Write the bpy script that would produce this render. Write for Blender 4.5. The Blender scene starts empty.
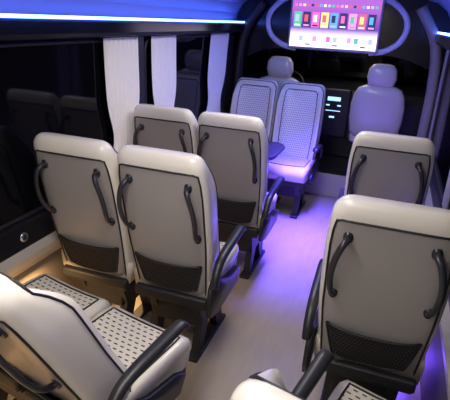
import bpy, bmesh, random
from math import *
from mathutils import Vector, Matrix
random.seed(4)
C=bpy.context.scene.collection
bpy.context.scene.view_settings.view_transform='Standard'
# ---------------- materials
def mat(name,col,rough=.5,metal=0,bump=0,bscale=200,emit=None,es=0,var=0,coat=0,spec=.5):
    m=bpy.data.materials.new(name);m.use_nodes=True;nt=m.node_tree;b=nt.nodes['Principled BSDF']
    b.inputs['Base Color'].default_value=(*col,1);b.inputs['Roughness'].default_value=rough;b.inputs['Metallic'].default_value=metal
    b.inputs['Specular IOR Level'].default_value=spec
    b.inputs['Coat Weight'].default_value=coat
    if emit: b.inputs['Emission Color'].default_value=(*emit,1);b.inputs['Emission Strength'].default_value=es
    tc=nt.nodes.new('ShaderNodeTexCoord')
    if bump:
        n=nt.nodes.new('ShaderNodeTexNoise');n.inputs['Scale'].default_value=bscale;nt.links.new(tc.outputs['Object'],n.inputs['Vector'])
        bp=nt.nodes.new('ShaderNodeBump');bp.inputs['Strength'].default_value=bump;bp.inputs['Distance'].default_value=.003
        nt.links.new(n.outputs['Fac'],bp.inputs['Height']);nt.links.new(bp.outputs['Normal'],b.inputs['Normal'])
    if var:
        n=nt.nodes.new('ShaderNodeTexNoise');n.inputs['Scale'].default_value=6;nt.links.new(tc.outputs['Object'],n.inputs['Vector'])
        r=nt.nodes.new('ShaderNodeValToRGB');r.color_ramp.elements[0].color=(*[c*(1-var) for c in col],1);r.color_ramp.elements[1].color=(*[min(1,c*(1+var)) for c in col],1)
        nt.links.new(n.outputs['Fac'],r.inputs['Fac']);nt.links.new(r.outputs['Color'],b.inputs['Base Color'])
    return m
def math_(nt,op,a,b=None,c=None):
    n=nt.nodes.new('ShaderNodeMath');n.operation=op
    for i,v in enumerate((a,b,c)):
        if v is None: continue
        if isinstance(v,(int,float)): n.inputs[i].default_value=v
        else: nt.links.new(v,n.inputs[i])
    return n.outputs[0]
def patmat(name,base,dark,ax,nx,ny,dx,dy,rough=.36):
    m=mat(name,base,rough);nt=m.node_tree;b=nt.nodes['Principled BSDF']
    tc=[n for n in nt.nodes if n.type=='TEX_COORD'][0]
    s=nt.nodes.new('ShaderNodeSeparateXYZ');nt.links.new(tc.outputs['Object'],s.inputs[0])
    X=s.outputs[0];Y=s.outputs[ax]
    v=math_(nt,'MULTIPLY',Y,ny);row=math_(nt,'FLOOR',v);fv=math_(nt,'FRACT',v)
    u=math_(nt,'MULTIPLY_ADD',X,nx,math_(nt,'MULTIPLY',row,.5));fu=math_(nt,'FRACT',math_(nt,'ADD',u,100))
    a=math_(nt,'LESS_THAN',math_(nt,'ABSOLUTE',math_(nt,'SUBTRACT',fu,.5)),dx)
    c=math_(nt,'LESS_THAN',math_(nt,'ABSOLUTE',math_(nt,'SUBTRACT',fv,.5)),dy)
    f=math_(nt,'MULTIPLY',a,c)
    mx=nt.nodes.new('ShaderNodeMix');mx.data_type='RGBA';nt.links.new(f,mx.inputs[0])
    mx.inputs[6].default_value=(*base,1);mx.inputs[7].default_value=(*dark,1)
    nt.links.new(mx.outputs[2],b.inputs['Base Color'])
    bp=nt.nodes.new('ShaderNodeBump');bp.inputs['Distance'].default_value=.004;bp.invert=True;nt.links.new(f,bp.inputs['Height']);nt.links.new(bp.outputs['Normal'],b.inputs['Normal'])
    return m
CREAM=mat('cream_leather',(.76,.71,.61),.24,bump=.15,bscale=260,coat=.25)
GREY=mat('taupe_leather',(.33,.305,.28),.32,bump=.25,bscale=260,var=.05,coat=.12)
BLACK=mat('black_piping',(.01,.01,.012),.5)
PATB=patmat('perforated_back',(.80,.77,.73),(.16,.14,.18),2,44,50,.24,.14)
PATC=patmat('perforated_cushion',(.74,.69,.59),(.03,.028,.028),1,30,42,.26,.14)
NET=patmat('net_mesh',(.004,.004,.005),(.06,.055,.055),2,70,70,.26,.26,.8)
DARK=mat('dark_plastic',(.018,.018,.021),.38)
HAND=mat('handle_plastic',(.024,.024,.030),.3)
METAL=mat('painted_steel',(.018,.018,.020),.5,metal=.0)
GLASS=mat('night_glass',(.003,.003,.005),.05,spec=.18)
PANEL=mat('black_panel',(.010,.010,.014),.35,spec=.3)
GLOSS=mat('gloss_black',(.006,.006,.010),.15,spec=.4)
TRIM=mat('beige_trim',(.45,.41,.35),.5,bump=.1)
LOWW=mat('lower_wall_fabric',(.12,.10,.085),.7,bump=.2)
COVE=mat('cove_fabric',(.17,.17,.27),.45)
CURT=mat('curtain_cloth',(.95,.91,.82),.8,bump=.2,bscale=400)
CHROME=mat('chrome',(.7,.7,.72),.15,metal=1)
WHITE=mat('white_band',(.75,.73,.78),.35)
def emis(name,col,s): return mat(name,(0,0,0),.5,emit=col,es=s)
LEDB=emis('led_blue',(.07,.16,1),19)
LEDW=emis('led_white',(1,.93,.84),6)
# floor
FLOOR=mat('floor_vinyl',(.36,.32,.27),.33);nt=FLOOR.node_tree;b=nt.nodes['Principled BSDF']
tc=nt.nodes['Texture Coordinate'];mp=nt.nodes.new('ShaderNodeMapping');mp.inputs['Scale'].default_value=(6,1.5,1)
n=nt.nodes.new('ShaderNodeTexNoise');n.inputs['Scale'].default_value=4;n.inputs['Detail'].default_value=5
r=nt.nodes.new('ShaderNodeValToRGB');r.color_ramp.elements[0].color=(.34,.29,.22,1);r.color_ramp.elements[1].color=(.38,.325,.25,1)
r.color_ramp.elements[0].position=.3;r.color_ramp.elements[1].position=.7
nt.links.new(tc.outputs['Object'],mp.inputs[0]);nt.links.new(mp.outputs[0],n.inputs['Vector']);nt.links.new(n.outputs['Fac'],r.inputs[0]);nt.links.new(r.outputs[0],b.inputs['Base Color'])
# ---------------- mesh helpers
def mk(name,bm,mats,smooth=True):
    bmesh.ops.recalc_face_normals(bm,faces=bm.faces)
    me=bpy.data.meshes.new(name);bm.to_mesh(me);bm.free()
    for m in mats: me.materials.append(m)
    if smooth:
        for p in me.polygons:p.use_smooth=True
    return me
def ob(name,me,parent=None,loc=(0,0,0)):
    o=bpy.data.objects.new(name,me);C.objects.link(o);o.location=loc
    if parent:o.parent=parent
    return o
def empty(name,loc=(0,0,0),rz=0):
    e=bpy.data.objects.new(name,None);C.objects.link(e);e.location=loc;e.rotation_euler=(0,0,rz);e.empty_display_size=.1;return e
def bx(bm,lo,hi,mi=0,bev=0):
    t=bmesh.new();bmesh.ops.create_cube(t,size=1)
    for v in t.verts: v.co=Vector([(lo[i]+hi[i])/2+v.co[i]*(hi[i]-lo[i]) for i in range(3)])
    if bev: bmesh.ops.bevel(t,geom=t.edges[:],offset=bev,segments=3,profile=.5,affect='EDGES')
    for f in t.faces:f.material_index=mi
    me=bpy.data.meshes.new('t');t.to_mesh(me);t.free();n0=len(bm.faces);bm.from_mesh(me);bm.faces.ensure_lookup_table()
    for f in bm.faces[n0:]:f.material_index=mi
    bpy.data.meshes.remove(me)
def box(name,lo,hi,m,bev=0,parent=None):
    bm=bmesh.new();bx(bm,lo,hi,0,bev);return ob(name,mk(name,bm,[m],False),parent)
def sweep(bm,pts,rx,ry=None,up=(0,0,1),n=10,mi=0,closed=False):
    ry=ry or rx;pts=[Vector(p) for p in pts];N=len(pts);rings=[]
    for i,p in enumerate(pts):
        a=pts[i-1] if (i or closed) else p; c=pts[(i+1)%N] if (i<N-1 or closed) else p
        t=(c-a).normalized();u=Vector(up);s=t.cross(u)
        if s.length<1e-3: s=t.cross(Vector((1,0,0)))
        s.normalize();w=s.cross(t)
        rings.append([bm.verts.new(p+s*rx*cos(2*pi*k/n)+w*ry*sin(2*pi*k/n)) for k in range(n)])
    for i in range(N if closed else N-1):
        A,B=rings[i],rings[(i+1)%N]
        for k in range(n):
            f=bm.faces.new((A[k],A[(k+1)%n],B[(k+1)%n],B[k]));f.material_index=mi
    if not closed:
        for r_ in (rings[0],rings[-1]): f=bm.faces.new(r_);f.material_index=mi
def smooth_pts(P,n=8):
    P=[Vector(p) for p in P];o=[]
    for i in range(len(P)-1):
        a=P[max(i-1,0)];b_=P[i];c=P[i+1];d=P[min(i+2,len(P)-1)]
        for k in range(n):
            t=k/n;o.append(.5*((2*b_)+(c-a)*t+(2*a-5*b_+4*c-d)*t*t+(3*b_-a-3*c+d)*t**3))
    o.append(P[-1]);return o
def extr(name,prof,y0,y1,mats,mis=None,smooth=False,parent=None):
    bm=bmesh.new();A=[bm.verts.new((x,y0,z)) for x,z in prof];B=[bm.verts.new((x,y1,z)) for x,z in prof]
    for i in range(len(prof)-1):
        f=bm.faces.new((A[i],A[i+1],B[i+1],B[i]));f.material_index=mis[i] if mis else 0
    me=bpy.data.meshes.new(name);bm.to_mesh(me);bm.free()
    for m in mats:me.materials.append(m)
    return ob(name,me,parent)
# ---------------- seat
S=[-1,-.998,-.985,-.955,-.9,-.8,-.7,-.4,0,.4,.7,.8,.9,.955,.985,.998,1]
W=.228;TOP=1.18;PE=.9;CS=.7
def yb(z): return .16*(1.13-z)/.71
def hw(z):
    if z<.7: return W-.02*(.7-z)/.3
    if z<.95: return W
    return W-.018*((z-.95)/.2)**1.5
def ht(z): return .055+.012*max(0,(.75-z)/.35)-(.006*max(0,(z-1.0)/.15))
def prf(s): return max(0,1-abs(s)**8)**(1/2.4)
def wing(z):
    a=.08 if z<.98 else .08*max(0,1-((z-.98)/.16)**2)
    return a*min(1,(z-.38)/.15)
def wsh(s): s=abs(s); return (min(1,s/.88)**6)
def section(z,w,t,cy,bol):
    out=[]
    for s in S: out.append((w*s,cy-t*prf(s),z))
    for s in S[::-1][1:-1]:
        out.append((w*s,cy+t*prf(s)+bol*wsh(s)*(prf(s)**.5 if abs(s)>.9 else 1),z))
    return out
ZL=(.43,.5,.58,.66,.74,.82,.9,.98,1.02,1.06,1.08,1.10,1.12)
def back_loops():
    L=[]
    for a in (0,30,60):
        q=radians(a);z=.375+.03*sin(q)
        L.append(section(z,hw(z)-.03*(1-sin(q))-.005,ht(z)*(.45+.55*sin(q)),yb(z)+ht(z),0))
    for z in ZL: L.append(section(z,hw(z),ht(z),yb(z)+ht(z),wing(z)))
    r=.058
    for a in (15,35,55,72,86):
        q=radians(a);z=TOP-r+r*sin(q)
        L.append(section(z,hw(z)-.045*(1-cos(q)),ht(z)*(cos(q)**.6*.75+.25),yb(1.12)+ht(z)-.004*sin(q),wing(z)*cos(q)))
    return L
def build_back():
    bm=bmesh.new();L=back_loops();R=[[bm.verts.new(p) for p in l] for l in L];n=len(R[0]);ns=len(S)
    for i in range(len(R)-1):
        zm=(L[i][0][2]+L[i+1][0][2])/2
        for k in range(n):
            k2=(k+1)%n
            f=bm.faces.new((R[i][k],R[i][k2],R[i+1][k2],R[i+1][k]))
            if k<ns-1:
                s=(S[k]+S[k+1])/2; f.material_index=1 if abs(s)<PE and .40<zm<1.10 else 0
            else:
                s=(L[i][k][0]+L[i][k2][0])/2/hw(zm); f.material_index=2 if abs(s)<CS and .5<zm<1.12 else 0
    bm.faces.new(R[0][::-1]);bm.faces.new(R[-1])
    return mk('seat_back',bm,[CREAM,GREY,PATB])
def surfy(s,z,front=False):
    t=ht(z);q=prf(s)
    if front: return yb(z)+t+t*q+wing(z)*wsh(s)
    return yb(z)+t-t*q
def build_pipe():
    bm=bmesh.new();s=PE
    P=[(-s*hw(z),surfy(s,z)-.001,z) for z in [.41+.064*i for i in range(11)]]
    P+=[(-.88*hw(1.09),surfy(.88,1.09),1.092)]
    P+=[(u*hw(1.1),surfy(abs(u),1.1)-.001,1.10) for u in (-.8,-.6,-.4,-.2,0,.2,.4,.6,.8)]
    P+=[(-p[0],p[1],p[2]) for p in P[:12][::-1]]
    sweep(bm,P,.0045,up=(0,1,0),n=6)
    F=[(-CS*hw(z),surfy(CS,z,True)+.001,z) for z in (.5,.58,.66,.74,.82,.9,.98,1.05,1.1)]
    F+=[(u*hw(1.12),surfy(abs(u),1.12,True)+.001,1.12) for u in (-.6,-.3,0,.3,.6)]
    F+=[(-p[0],p[1],p[2]) for p in F[:9][::-1]]
    sweep(bm,F,.004,up=(0,1,0),n=6)
    G=[(-.95*hw(z),yb(z)+ht(z)+ht(z)*prf(.95)+wing(z)*prf(.95)**.5+.001,z) for z in (.45,.55,.65,.75,.85,.95,1.0,1.04,1.08,1.1,1.12)]
    G+=[(-.82*hw(1.12),yb(1.12)+ht(1.12)*1.7,TOP-.02)]+[(x,yb(1.12)+ht(1.12)*1.62,TOP-.012) for x in (-.14,-.08,0,.08,.14)]+[(.82*hw(1.12),yb(1.12)+ht(1.12)*1.7,TOP-.02)]
    G+=[(-p[0],p[1],p[2]) for p in G[:11][::-1]]
    sweep(bm,G,.0042,up=(0,1,0),n=6)
    return mk('seat_piping',bm,[BLACK])
def build_cushion():
    bm=bmesh.new();w=.222;y0,y1=.17,.67;rows=[]
    ys=[y0,y0+.03,y0+.1,y0+.2,y0+.3,y0+.38,y0+.43,y0+.46,y0+.48,y1]
    X=[-1,-.985,-.93,-.82,-.7,-.4,0,.4,.7,.82,.93,.985,1]
    def top(s,y):
        t=(y-y0)/(y1-y0);e=1-max(0,(t-.85)/.15)**2*.5
        b=.012*(abs(s)**2 if abs(s)<.82 else (.67 if abs(s)<.94 else -.5 if abs(s)<.99 else -2.2))
        return .385+(.105+.018*t)*e+b
    def wy(y): t=(y-y0)/(y1-y0);return w-.03*max(0,(t-.8)/.2)**2
    for y in ys: rows.append([bm.verts.new((wy(y)*s,y,top(s,y))) for s in X])
    bots=[[bm.verts.new((wy(y)*s*.95,y if y<y1 else y1-.02,.375)) for s in (-1,1)] for y in ys]
    for i in range(len(ys)-1):
        for k in range(len(X)-1):
            f=bm.faces.new((rows[i][k],rows[i][k+1],rows[i+1][k+1],rows[i+1][k]))
            f.material_index=1 if abs(X[k]+X[k+1])/2<.82 and ys[i]<y0+.43 else 0
        bm.faces.new((rows[i][0],rows[i+1][0],bots[i+1][0],bots[i][0]));bm.faces.new((rows[i][-1],bots[i][1],bots[i+1][1],rows[i+1][-1]))
        bm.faces.new((bots[i][0],bots[i+1][0],bots[i+1][1],bots[i][1]))
    bm.faces.new(rows[0]+bots[0][::-1]);bm.faces.new(rows[-1][::-1]+bots[-1])
    P=[(-.82*wy(y),y,top(.81,y)+.002) for y in ys[1:7]];P+=[(s*wy(ys[6]),ys[6],top(s,ys[6])+.002) for s in (-.7,-.4,0,.4,.7)];P+=[(-p[0],p[1],p[2]) for p in P[:6][::-1]]
    sweep(bm,P,.004,n=6,mi=2)
    return mk('seat_cushion',bm,[CREAM,PATC,BLACK])
def build_handles():
    bm=bmesh.new()
    for sx in (-1,1):
        def pt(x,z,o): return (sx*x,surfy(min(.95,x/W),z)-o,z)
        P=[pt(.145,1.035,-.005),pt(.148,1.03,.03),pt(.164,1.0,.052),pt(.180,.94,.058),pt(.186,.88,.058),pt(.182,.82,.048),pt(.172,.775,.022),pt(.172,.77,-.01)]
        sweep(bm,smooth_pts(P,5),.0125,.009,up=(0,1,0),n=10)
        for (x,z) in ((.145,1.035),(.172,.77)):
            c=Vector(pt(x,z,.004));q=[c+Vector((cos(a)*.018,0,sin(a)*.025)) for a in [i*pi/6 for i in range(12)]]
            A=[bm.verts.new(p) for p in q];B=[bm.verts.new(p+Vector((0,.02,0))) for p in q];bm.faces.new(A)
            for k in range(12):bm.faces.new((A[k],A[(k+1)%12],B[(k+1)%12],B[k]))
    return mk('grab_handles',bm,[HAND])
def build_net():
    bm=bmesh.new();nz,nx=8,14;g=[]
    for j in range(nz+1):
        v=j/nz;z=.42+.185*v;w=.135+.045*v**.8;row=[]
        for i in range(nx+1):
            u=-1+2*i/nx;bul=.022*v*(1-abs(u)**3)+.004
            zz=z-(.014*(1-u*u) if j==nz else 0)+ (.02*(abs(u)**3) if j==0 else 0)
            row.append(bm.verts.new((u*w,surfy(abs(u*w)/W,zz)-bul,zz)))
        g.append(row)
    for j in range(nz):
        for i in range(nx): bm.faces.new((g[j][i],g[j][i+1],g[j+1][i+1],g[j+1][i]))
    rim=[v.co.copy() for v in g[-1]];sweep(bm,rim,.006,n=6,mi=1,up=(0,1,0))
    for k in (0,-1): sweep(bm,[r_[k].co.copy() for r_ in g],.005,n=6,mi=1,up=(0,1,0))
    sweep(bm,[v.co.copy() for v in g[0]],.005,n=6,mi=1,up=(0,1,0))
    return mk('magazine_net',bm,[NET,BLACK])
def build_frame():
    bm=bmesh.new()
    bx(bm,(-.2,.16,.32),(.2,.63,.378),0,.012)
    bx(bm,(-.205,.14,.34),(.205,.2,.40),0,.015)
    for x in (-.13,.13):
        A=[(.19,.33),(.235,.2),(.19,.02),(.27,.02),(.33,.17),(.42,.17),(.48,.02),(.56,.02),(.52,.2),(.58,.33)]
        a=[bm.verts.new((x-.022,p,q)) for p,q in A];b_=[bm.verts.new((x+.022,p,q)) for p,q in A];bm.faces.new(a);bm.faces.new(b_)
        for k in range(len(A)):bm.faces.new((a[k],a[(k+1)%len(A)],b_[(k+1)%len(A)],b_[k]))
        bx(bm,(x-.035,.14,0),(x+.035,.6,.024),0,.006)
    bx(bm,(-.13,.22,.17),(.13,.5,.33),0,.01)
    return mk('seat_frame',bm,[METAL],False)
def build_arm(sx):
    bm=bmesh.new();x=sx*.252
    P=[(x,.12,.50),(x,.14,.565),(x,.19,.615),(x,.27,.638),(x,.38,.652),(x,.48,.665),(x,.515,.662),(x,.525,.645)]
    pts=smooth_pts(P,5);rings=[];n=12;N=len(pts)
    for i,p in enumerate(pts):
        t=(pts[min(i+1,N-1)]-pts[max(i-1,0)]).normalized();s=Vector((1,0,0));w=s.cross(t).normalized();f=i/(N-1)
        rx=.019+.008*min(1,f*1.6);ry=.022-.007*f
        if i==N-1: rx*=.6;ry*=.6
        rings.append([bm.verts.new(p+s*rx*(abs(cos(a))**.7)*(1 if cos(a)>0 else -1)+w*ry*sin(a)) for a in [2*pi*k/n for k in range(n)]])
    for i in range(N-1):
        for k in range(n): bm.faces.new((rings[i][k],rings[i][(k+1)%n],rings[i+1][(k+1)%n],rings[i+1][k]))
    bm.faces.new(rings[0]);bm.faces.new(rings[-1])
    q=[(.08,.40),(.1,.50),(.14,.54),(.2,.51),(.34,.45),(.5,.43),(.56,.40),(.52,.33),(.2,.315),(.1,.34)]
    A=[bm.verts.new((sx*.226,a,b_)) for a,b_ in q];B=[bm.verts.new((sx*.250,a*.98+.005,b_)) for a,b_ in q]
    bm.faces.new(A);bm.faces.new(B)
    for k in range(len(q)):bm.faces.new((A[k],A[(k+1)%len(q)],B[(k+1)%len(q)],B[k]))
    return mk('armrest',bm,[DARK],True)
ME=dict(back=build_back(),piping=build_pipe(),cushion=build_cushion(),grab_handles=build_handles(),magazine_net=build_net(),frame=build_frame())
ARM={1:build_arm(1),-1:build_arm(-1)}
def seat(x,y,arm=0,rz=0,recl=0):
    e=empty('passenger_seat',(x,y,0),rz)
    for k,m in ME.items():
        o=ob(k,m,e)
        if recl and k in('back','piping','grab_handles','magazine_net'):
            p=Vector((0,.22,.44));o.rotation_euler=(recl,0,0);o.location=p-Matrix.Rotation(recl,3,'X')@p
    if arm: ob('armrest',ARM[arm],e)
XA,SP,XR=-.905,.46,.078
seat(-.94-.45,.965,0,-.2,.22);seat(-.94,.865,1,-.2,.23)
for Y in (1.715,2.65):
    seat(XA-SP,Y);seat(XA,Y,1)
seat(.05,.80,-1,-.26,.33)
seat(.085,1.52,-1);seat(.055,2.62,-1)
seat(-.81,4.62,-1,pi);seat(-.81-SP,4.62,0,pi)
# ---------------- cab seats
def cab_seat(x,y,z):
    e=empty('cab_seat',(x,y,z))
    bm=bmesh.new()
    rings=[]
    for (zz,w,t,cy) in [(.40,.2,.05,.16),(.45,.25,.075,.15),(.6,.27,.08,.11),(.75,.27,.075,.08),(.86,.25,.065,.06),(.93,.215,.055,.05),(.96,.15,.03,.05)]:
        rings.append([bm.verts.new((w*(abs(cos(a))**.6)*(1 if cos(a)>=0 else -1),cy+t*(abs(sin(a))**.7)*(1 if sin(a)>=0 else -1),zz)) for a in [2*pi*k/24 for k in range(24)]])
    hr=[]
    for (zz,w,t,cy) in [(.95,.09,.03,.05),(.965,.125,.05,.045),(1.04,.145,.06,.04),(1.12,.135,.055,.035),(1.165,.10,.035,.035),(1.175,.06,.015,.035)]:
        hr.append([bm.verts.new((w*(abs(cos(a))**.6)*(1 if cos(a)>=0 else -1),cy+t*(abs(sin(a))**.7)*(1 if sin(a)>=0 else -1),zz)) for a in [2*pi*k/24 for k in range(24)]])
    for R in (rings,hr):
        for i in range(len(R)-1):
            for k in range(24): bm.faces.new((R[i][k],R[i][(k+1)%24],R[i+1][(k+1)%24],R[i+1][k]))
        bm.faces.new(R[0]);bm.faces.new(R[-1])
    for s in (-.05,.05): sweep(bm,[(s,.05,.9),(s,.047,1.02)],.007,mi=1,n=8)
    ob('backrest',mk('cab_back',bm,[CREAM,CHROME]),e)
    bm=bmesh.new();bx(bm,(-.25,.14,.32),(.25,.60,.46),0,.045);ob('cushion',mk('cab_cushion',bm,[CREAM]),e)
    bm=bmesh.new();bx(bm,(-.2,.16,0),(.2,.55,.325),0,.02);ob('pedestal',mk('cab_ped',bm,[PANEL]),e)
cab_seat(-.12,5.02,.2);cab_seat(-1.17,5.02,.2)
# ---------------- room shell
XL,XRR=-1.66,.42
box('floor',(XL-.05,-1.3,-.06),(XRR+.05,4.8,0),FLOOR)
box('floor_cab',(XL-.05,4.83,-.06),(XRR+.05,6.9,.2),PANEL)
box('trim_step',(XL,4.78,0),(XRR,4.83,.24),TRIM,.008)
box('ceiling',(XL-.05,-1.3,2.0),(XRR+.05,6.9,2.06),COVE)
box('wall_rear',(XL-.05,-1.36,0),(XRR+.05,-1.3,2.06),TRIM)
def side(sx,x):
    n='left' if sx<0 else 'right'
    box('wall_'+n,(min(x,x+sx*.06),-1.3,-.06),(max(x,x+sx*.06),6.9,2.06),PANEL)
    xi=lambda d:x-sx*d
    extr('trim_lower_'+n,[(xi(.002),.0),(xi(.03),.0),(xi(.025),.46),(xi(.05),.50),(xi(.055),.545),(xi(.02),.575),(xi(.015),.7),(xi(.03),.715),(xi(.003),.73)],-1.3,4.8,[LOWW,TRIM,PANEL,CHROME],[0,0,1,1,1,2,3,2])
    extr('trim_rack_'+n,[(xi(.002),1.585),(xi(.12),1.60),(xi(.135),1.62),(xi(.135),1.675),(xi(.125),1.685),(xi(.03),1.685)],-1.3,4.95,[PANEL,GLOSS],[0,0,1,0,0])
    extr('trim_cove_'+n,[(xi(.004),1.68),(xi(.02),1.78),(xi(.07),1.87),(xi(.16),1.94),(xi(.3),1.98),(xi(.42),1.998)],-1.3,4.95,[COVE])
    bm=bmesh.new();bx(bm,(min(xi(.10),xi(.124)),-1.2,1.686),(max(xi(.10),xi(.124)),4.9,1.701),0);ob('trim_led_'+n,mk('led_strip',bm,[LEDB],False))
    for i,(a,b_) in enumerate(((-1.1,.55),(.75,2.72),(2.98,4.6),(5.1,6.4))):
        e=empty('window_%d'%(i+1+(4 if sx>0 else 0)),(0,0,0))
        box('glass',(min(xi(.001),xi(.006)),a,.74),(max(xi(.001),xi(.006)),b_,1.57),GLASS,0,e)
        bm=bmesh.new();r=.08;P=[]
        for cx,cz,a0 in ((b_-r,1.57-r,0),(a+r,1.57-r,90),(a+r,.74+r,180),(b_-r,.74+r,270)):
            for k in range(6):
                q=radians(a0+k*18);P.append((xi(.008),cx+r*cos(q),cz+r*sin(q)))
        sweep(bm,P,.012,up=(1,0,0),n=8,closed=True);ob('window_gasket',mk('gasket',bm,[DARK]),e)
    for (a,b_) in ((.58,.72),(2.75,2.95),(4.64,4.85)):
        box('trim_pillar_'+n,(min(xi(.001),xi(.022)),a,.73),(max(xi(.001),xi(.022)),b_,1.59),DARK if sx<0 else TRIM,.006)
side(-1,XL);side(1,XRR)
# curtains
def curtain(x,y0,y1,lean=0,z0=.78,z1=1.585,sx=1):
    bm=bmesh.new();n=60;m=14;g=[]
    for j in range(m+1):
        v=j/m;row=[]
        pinch=1-.3*exp(-((v-.25)/.18)**2)
        for i in range(n+1):
            u=i/n;yc=(y0+y1)/2;y=yc+(u-.5)*(y1-y0)*pinch+lean*(1-v)
            row.append(bm.verts.new((x+.011*sin(u*2*pi*8+sin(v*5)*.4),y,z0+(z1-z0)*v)))
        g.append(row)
    for j in range(m):
        for i in range(n): bm.faces.new((g[j][i],g[j][i+1],g[j+1][i+1],g[j+1][i]))
    ob('curtain',mk('curtain',bm,[CURT]))
curtain(XL+.043,2.44,2.84);curtain(XL+.043,3.02,3.42);curtain(XL+.043,4.15,4.64,-.15)
bm=bmesh.new()
for r0,mi,d in ((.026,0,.0),(.016,1,.004)):
    sweep(bm,[(XL+.018,1.68,.64),(XL+.024+d,1.68,.64)],r0,n=20,mi=mi,up=(0,0,1))
ob('usb_socket',mk('usb',bm,[CHROME,BLACK]))
# bulkhead + tv
bm=bmesh.new()
prof=[(XL+.02,1.99),(XL+.02,1.3),(-1.50,1.36),(-1.38,1.43),(-1.2,1.46),(-.64,1.46),(-.08,1.46),(.1,1.43),(.28,1.36),(XRR-.02,1.3),(XRR-.02,1.99)]
A=[bm.verts.new((x,4.96,z)) for x,z in prof];B=[bm.verts.new((x,5.06,z)) for x,z in prof];bm.faces.new(A);bm.faces.new(B)
for k in range(len(prof)):bm.faces.new((A[k],A[(k+1)%len(prof)],B[(k+1)%len(prof)],B[k]))
ob('bulkhead_panel',mk('bulkhead',bm,[GLOSS],False))
bm=bmesh.new()
for s in (-1,1):
    P=smooth_pts([(-.64+s*.40,4.945,1.97),(-.64+s*.52,4.94,1.93),(-.64+s*.64,4.94,1.82),(-.64+s*.67,4.94,1.70),(-.64+s*.62,4.94,1.58),(-.64+s*.50,4.94,1.50),(-.64+s*.36,4.945,1.475)],6)
    sweep(bm,P,.028,.012,up=(0,1,0),n=8)
ob('arch_trim',mk('arch',bm,[WHITE]))
tv=empty('television',(-.64,4.93,1.72))
bm=bmesh.new();bx(bm,(-.44,-.035,-.25),(.44,.02,.25),0,.008);ob('bezel',mk('tv',bm,[mat('tv_bezel',(.35,.34,.4),.3)],False),tv)
SCR=emis('tv_screen',(.35,.2,.75),2.2);nt=SCR.node_tree;b=nt.nodes['Principled BSDF'];tc=nt.nodes['Texture Coordinate']
sp=nt.nodes.new('ShaderNodeSeparateXYZ');nt.links.new(tc.outputs['Object'],sp.inputs[0]);r=nt.nodes.new('ShaderNodeValToRGB')
e0,e1=r.color_ramp.elements;e0.color=(.85,.75,1,1);e0.position=.22;e1.color=(.10,.03,.25,1);e1.position=.42
e2=r.color_ramp.elements.new(.8);e2.color=(.25,.08,.35,1)
nt.links.new(math_(nt,'MULTIPLY_ADD',sp.outputs[2],2.0,.5),r.inputs[0]);nt.links.new(r.outputs[0],b.inputs['Emission Color'])
bm=bmesh.new();bx(bm,(-.42,-.038,-.225),(.42,-.034,.23));ob('screen',mk('scr',bm,[SCR],False),tv)
cols=[(.8,.15,.5),(.6,.12,.25),(.1,.4,.8),(.08,.5,.3),(.9,.75,.2),(.7,.1,.12),(.4,.5,.9),(.9,.3,.7),(.03,.03,.12),(.8,.8,.9)]
TM=[emis('tile_%d'%i,c,1.5) for i,c in enumerate(cols)]
bm=bmesh.new()
for i in range(9):
    x=-.395+i*.0885
    bx(bm,(x,-.041,-.04),(x+.074,-.038,.10),[3,8,0,4,2,8,7,1,8][i])
    bx(bm,(x+.014,-.042,.01),(x+.05,-.040,.075),[6,5,9,1,8,0,3,4,2][i])
    bx(bm,(x+.01,-.042,-.03),(x+.064,-.040,-.015),[9,7,8,9,6,9,2,9,7][i])
for i in range(12): bx(bm,(-.395+i*.067,-.041,-.17),(-.355+i*.067,-.038,-.12),(9,6,9,7,9,0,6,9,7,2,9,6)[i])
for i in range(12): bx(bm,(-.395+i*.067,-.041,-.205),(-.345+i*.067,-.038,-.192),(6,9,8,9)[i%4])
for i in range(20): bx(bm,(-.395+i*.04,-.041,.15),(-.37+i*.04,-.038,.172),(i*7)%10)
ob('tiles',mk('tiles',bm,TM,False),tv)
# ---------------- table
bm=bmesh.new();P=[]
x0,x1,y0,y1,r=-1.57,-.80,3.42,3.92,.10
for cx,cy,a0,rr in ((x1-r,y1-r,0,r),(x0+.01,y1-.01,90,.01),(x0+.01,y0+.01,180,.01),(x1-r,y0+r,270,r)):
    for k in range(7):
        q=radians(a0+k*15);P.append((cx+rr*cos(q),cy+rr*sin(q)))
A=[bm.verts.new((x,y,.70)) for x,y in P];B=[bm.verts.new((x,y,.73)) for x,y in P];bm.faces.new(A);bm.faces.new(B)
for k in range(len(P)):bm.faces.new((A[k],A[(k+1)%len(P)],B[(k+1)%len(P)],B[k]))
sweep(bm,[(x,y,.715) for x,y in P],.019,n=8,mi=1,closed=True)
sweep(bm,[(-1.1,3.62,.70),(-1.1,3.62,.01)],.03,n=14,mi=1);bx(bm,(-1.22,3.52,0),(-.98,3.72,.02),1,.006)
ob('folding_table',mk('table',bm,[DARK,DARK],False))
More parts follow.
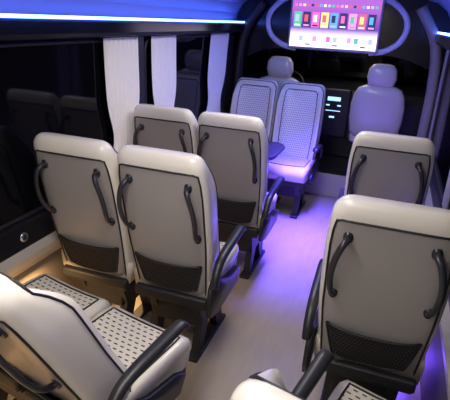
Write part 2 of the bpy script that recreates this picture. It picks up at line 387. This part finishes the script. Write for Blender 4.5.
# ---------------- cab: dashboard, wheel, windshield
e=empty('dashboard',(0,0,0))
bm=bmesh.new();q=[(5.72,.21),(5.70,.6),(5.70,.9),(5.75,1.0),(6.0,1.04),(6.5,1.02),(6.5,.21)]
A=[bm.verts.new((XL+.03,a,b_)) for a,b_ in q];B=[bm.verts.new((XRR-.03,a,b_)) for a,b_ in q];bm.faces.new(A);bm.faces.new(B)
for k in range(len(q)):bm.faces.new((A[k],A[(k+1)%len(q)],B[(k+1)%len(q)],B[k]))
ob('dash_body',mk('dash',bm,[DARK],False),e)
bm=bmesh.new();bx(bm,(-.78,5.64,.45),(-.44,5.74,1.02),0,.02);ob('center_console',mk('cc',bm,[DARK],False),e)
SB=emis('radio_glow',(.35,.6,1),1.8)
bm=bmesh.new();bx(bm,(-.70,5.632,.88),(-.55,5.64,.925));bx(bm,(-.71,5.632,.82),(-.67,5.64,.835));bx(bm,(-.58,5.632,.82),(-.54,5.64,.835));bx(bm,(-.71,5.632,.76),(-.54,5.64,.768));bx(bm,(-.66,5.632,.68),(-.60,5.64,.70));ob('radio_display',mk('rd',bm,[SB],False),e)
sw=empty('steering_wheel',(-1.17,5.54,1.0));bm=bmesh.new()
P=[(cos(a)*.19,sin(a)*.19*.35,sin(a)*.19*.94) for a in [i*pi/16 for i in range(32)]];sweep(bm,P,.014,up=(0,1,-.3),closed=True)
sweep(bm,[(-.18,0,0),(.18,0,0)],.015);sweep(bm,[(0,0,0),(0,.14,-.06)],.03);sweep(bm,[(0,0,0),(0,-.06,-.17)],.014)
ob('rim',mk('wheel',bm,[DARK]),sw)
box('window_windshield',(XL,6.82,1.0),(XRR,6.85,1.98),GLASS)
box('wall_front',(XL-.05,6.9,-.06),(XRR+.05,6.95,2.06),PANEL)
bm=bmesh.new();sweep(bm,smooth_pts([(XRR-.05,4.9,.25),(XRR-.07,4.9,.7),(XRR-.07,4.9,1.2),(XRR-.12,4.9,1.6),(XRR-.3,4.9,1.9)],6),.05,.06,up=(0,1,0),n=12);ob('trim_pillar_right_front',mk('pr',bm,[mat('pillar_grey',(.3,.27,.23),.5)]))
bm=bmesh.new();sweep(bm,smooth_pts([(XL+.05,4.9,.25),(XL+.07,4.9,.7),(XL+.07,4.9,1.2),(XL+.12,4.9,1.6),(XL+.3,4.9,1.9)],6),.05,.06,up=(0,1,0),n=12);ob('trim_pillar_left_front',mk('pl',bm,[DARK]))
# ---------------- lamps
def lamp(name,loc,size,col,power,rot=(0,0,0),sy=None,spread=180):
    l=bpy.data.lights.new(name,'AREA');l.shape='RECTANGLE';l.size=size;l.size_y=sy or size;l.color=col;l.energy=power;l.spread=radians(spread)
    o=bpy.data.objects.new(name,l);C.objects.link(o);o.location=loc;o.rotation_euler=rot;return o
box('ceiling_lamp',(-.75,.1,1.985),(-.45,1.5,1.999),LEDW,.004)
lamp('ceiling_light',(-.6,.8,1.97),.3,(1,.93,.82),12,sy=1.4)
lamp('ceiling_light_rear',(-.5,-.7,1.97),.4,(1,.93,.82),17,sy=.6)
lamp('mid_fill_light',(-.6,2.7,1.97),.3,(1,.94,.86),12,sy=.9)  # added fill with no fixture behind it, brightens curtains and middle rows
lamp('cab_light',(-.6,5.3,1.97),.3,(1,.88,.78),4,sy=.2)
box('ceiling_lamp_blue',(-.70,3.3,1.985),(-.5,4.1,1.999),LEDB,.004)
lamp('blue_light',(-.50,3.6,1.97),.2,(.10,.055,1),72,sy=.6,spread=56)
def pt(name,loc,col,p,r=.04):
    l=bpy.data.lights.new(name,'POINT');l.color=col;l.energy=p;l.shadow_soft_size=r;o=bpy.data.objects.new(name,l);C.objects.link(o);o.location=loc
for i,y in enumerate((.75,1.6,2.5)): lamp('courtesy_light_%d'%i,(XL+.12,y,.43),.05,(1,.6,.25),6,sy=.3)
for i,y in enumerate((2.2,3.3)): pt('floor_glow_%d'%i,(.3,y,.15),(.16,.07,1),2.6)
w=bpy.data.worlds.new('w');bpy.context.scene.world=w;w.use_nodes=True;w.node_tree.nodes['Background'].inputs[0].default_value=(.3,.35,.6,1);w.node_tree.nodes['Background'].inputs[1].default_value=.05
# ---------------- camera
th,y,r=radians(21.416),radians(18.734),radians(-2.982)
F=Vector((-sin(y)*cos(th),cos(y)*cos(th),-sin(th)));R=Vector((cos(y),sin(y),0));U=R.cross(F)
R2=R*cos(r)-U*sin(r);U2=U*cos(r)+R*sin(r)
cd=bpy.data.cameras.new('camera');cd.lens=36*465.4/450;cd.sensor_width=36;cd.clip_start=.02
cam=bpy.data.objects.new('camera',cd);C.objects.link(cam)
M=Matrix((R2,U2,-F)).transposed().to_4x4();M.translation=Vector((0,0,1.731));cam.matrix_world=M
bpy.context.scene.camera=cam
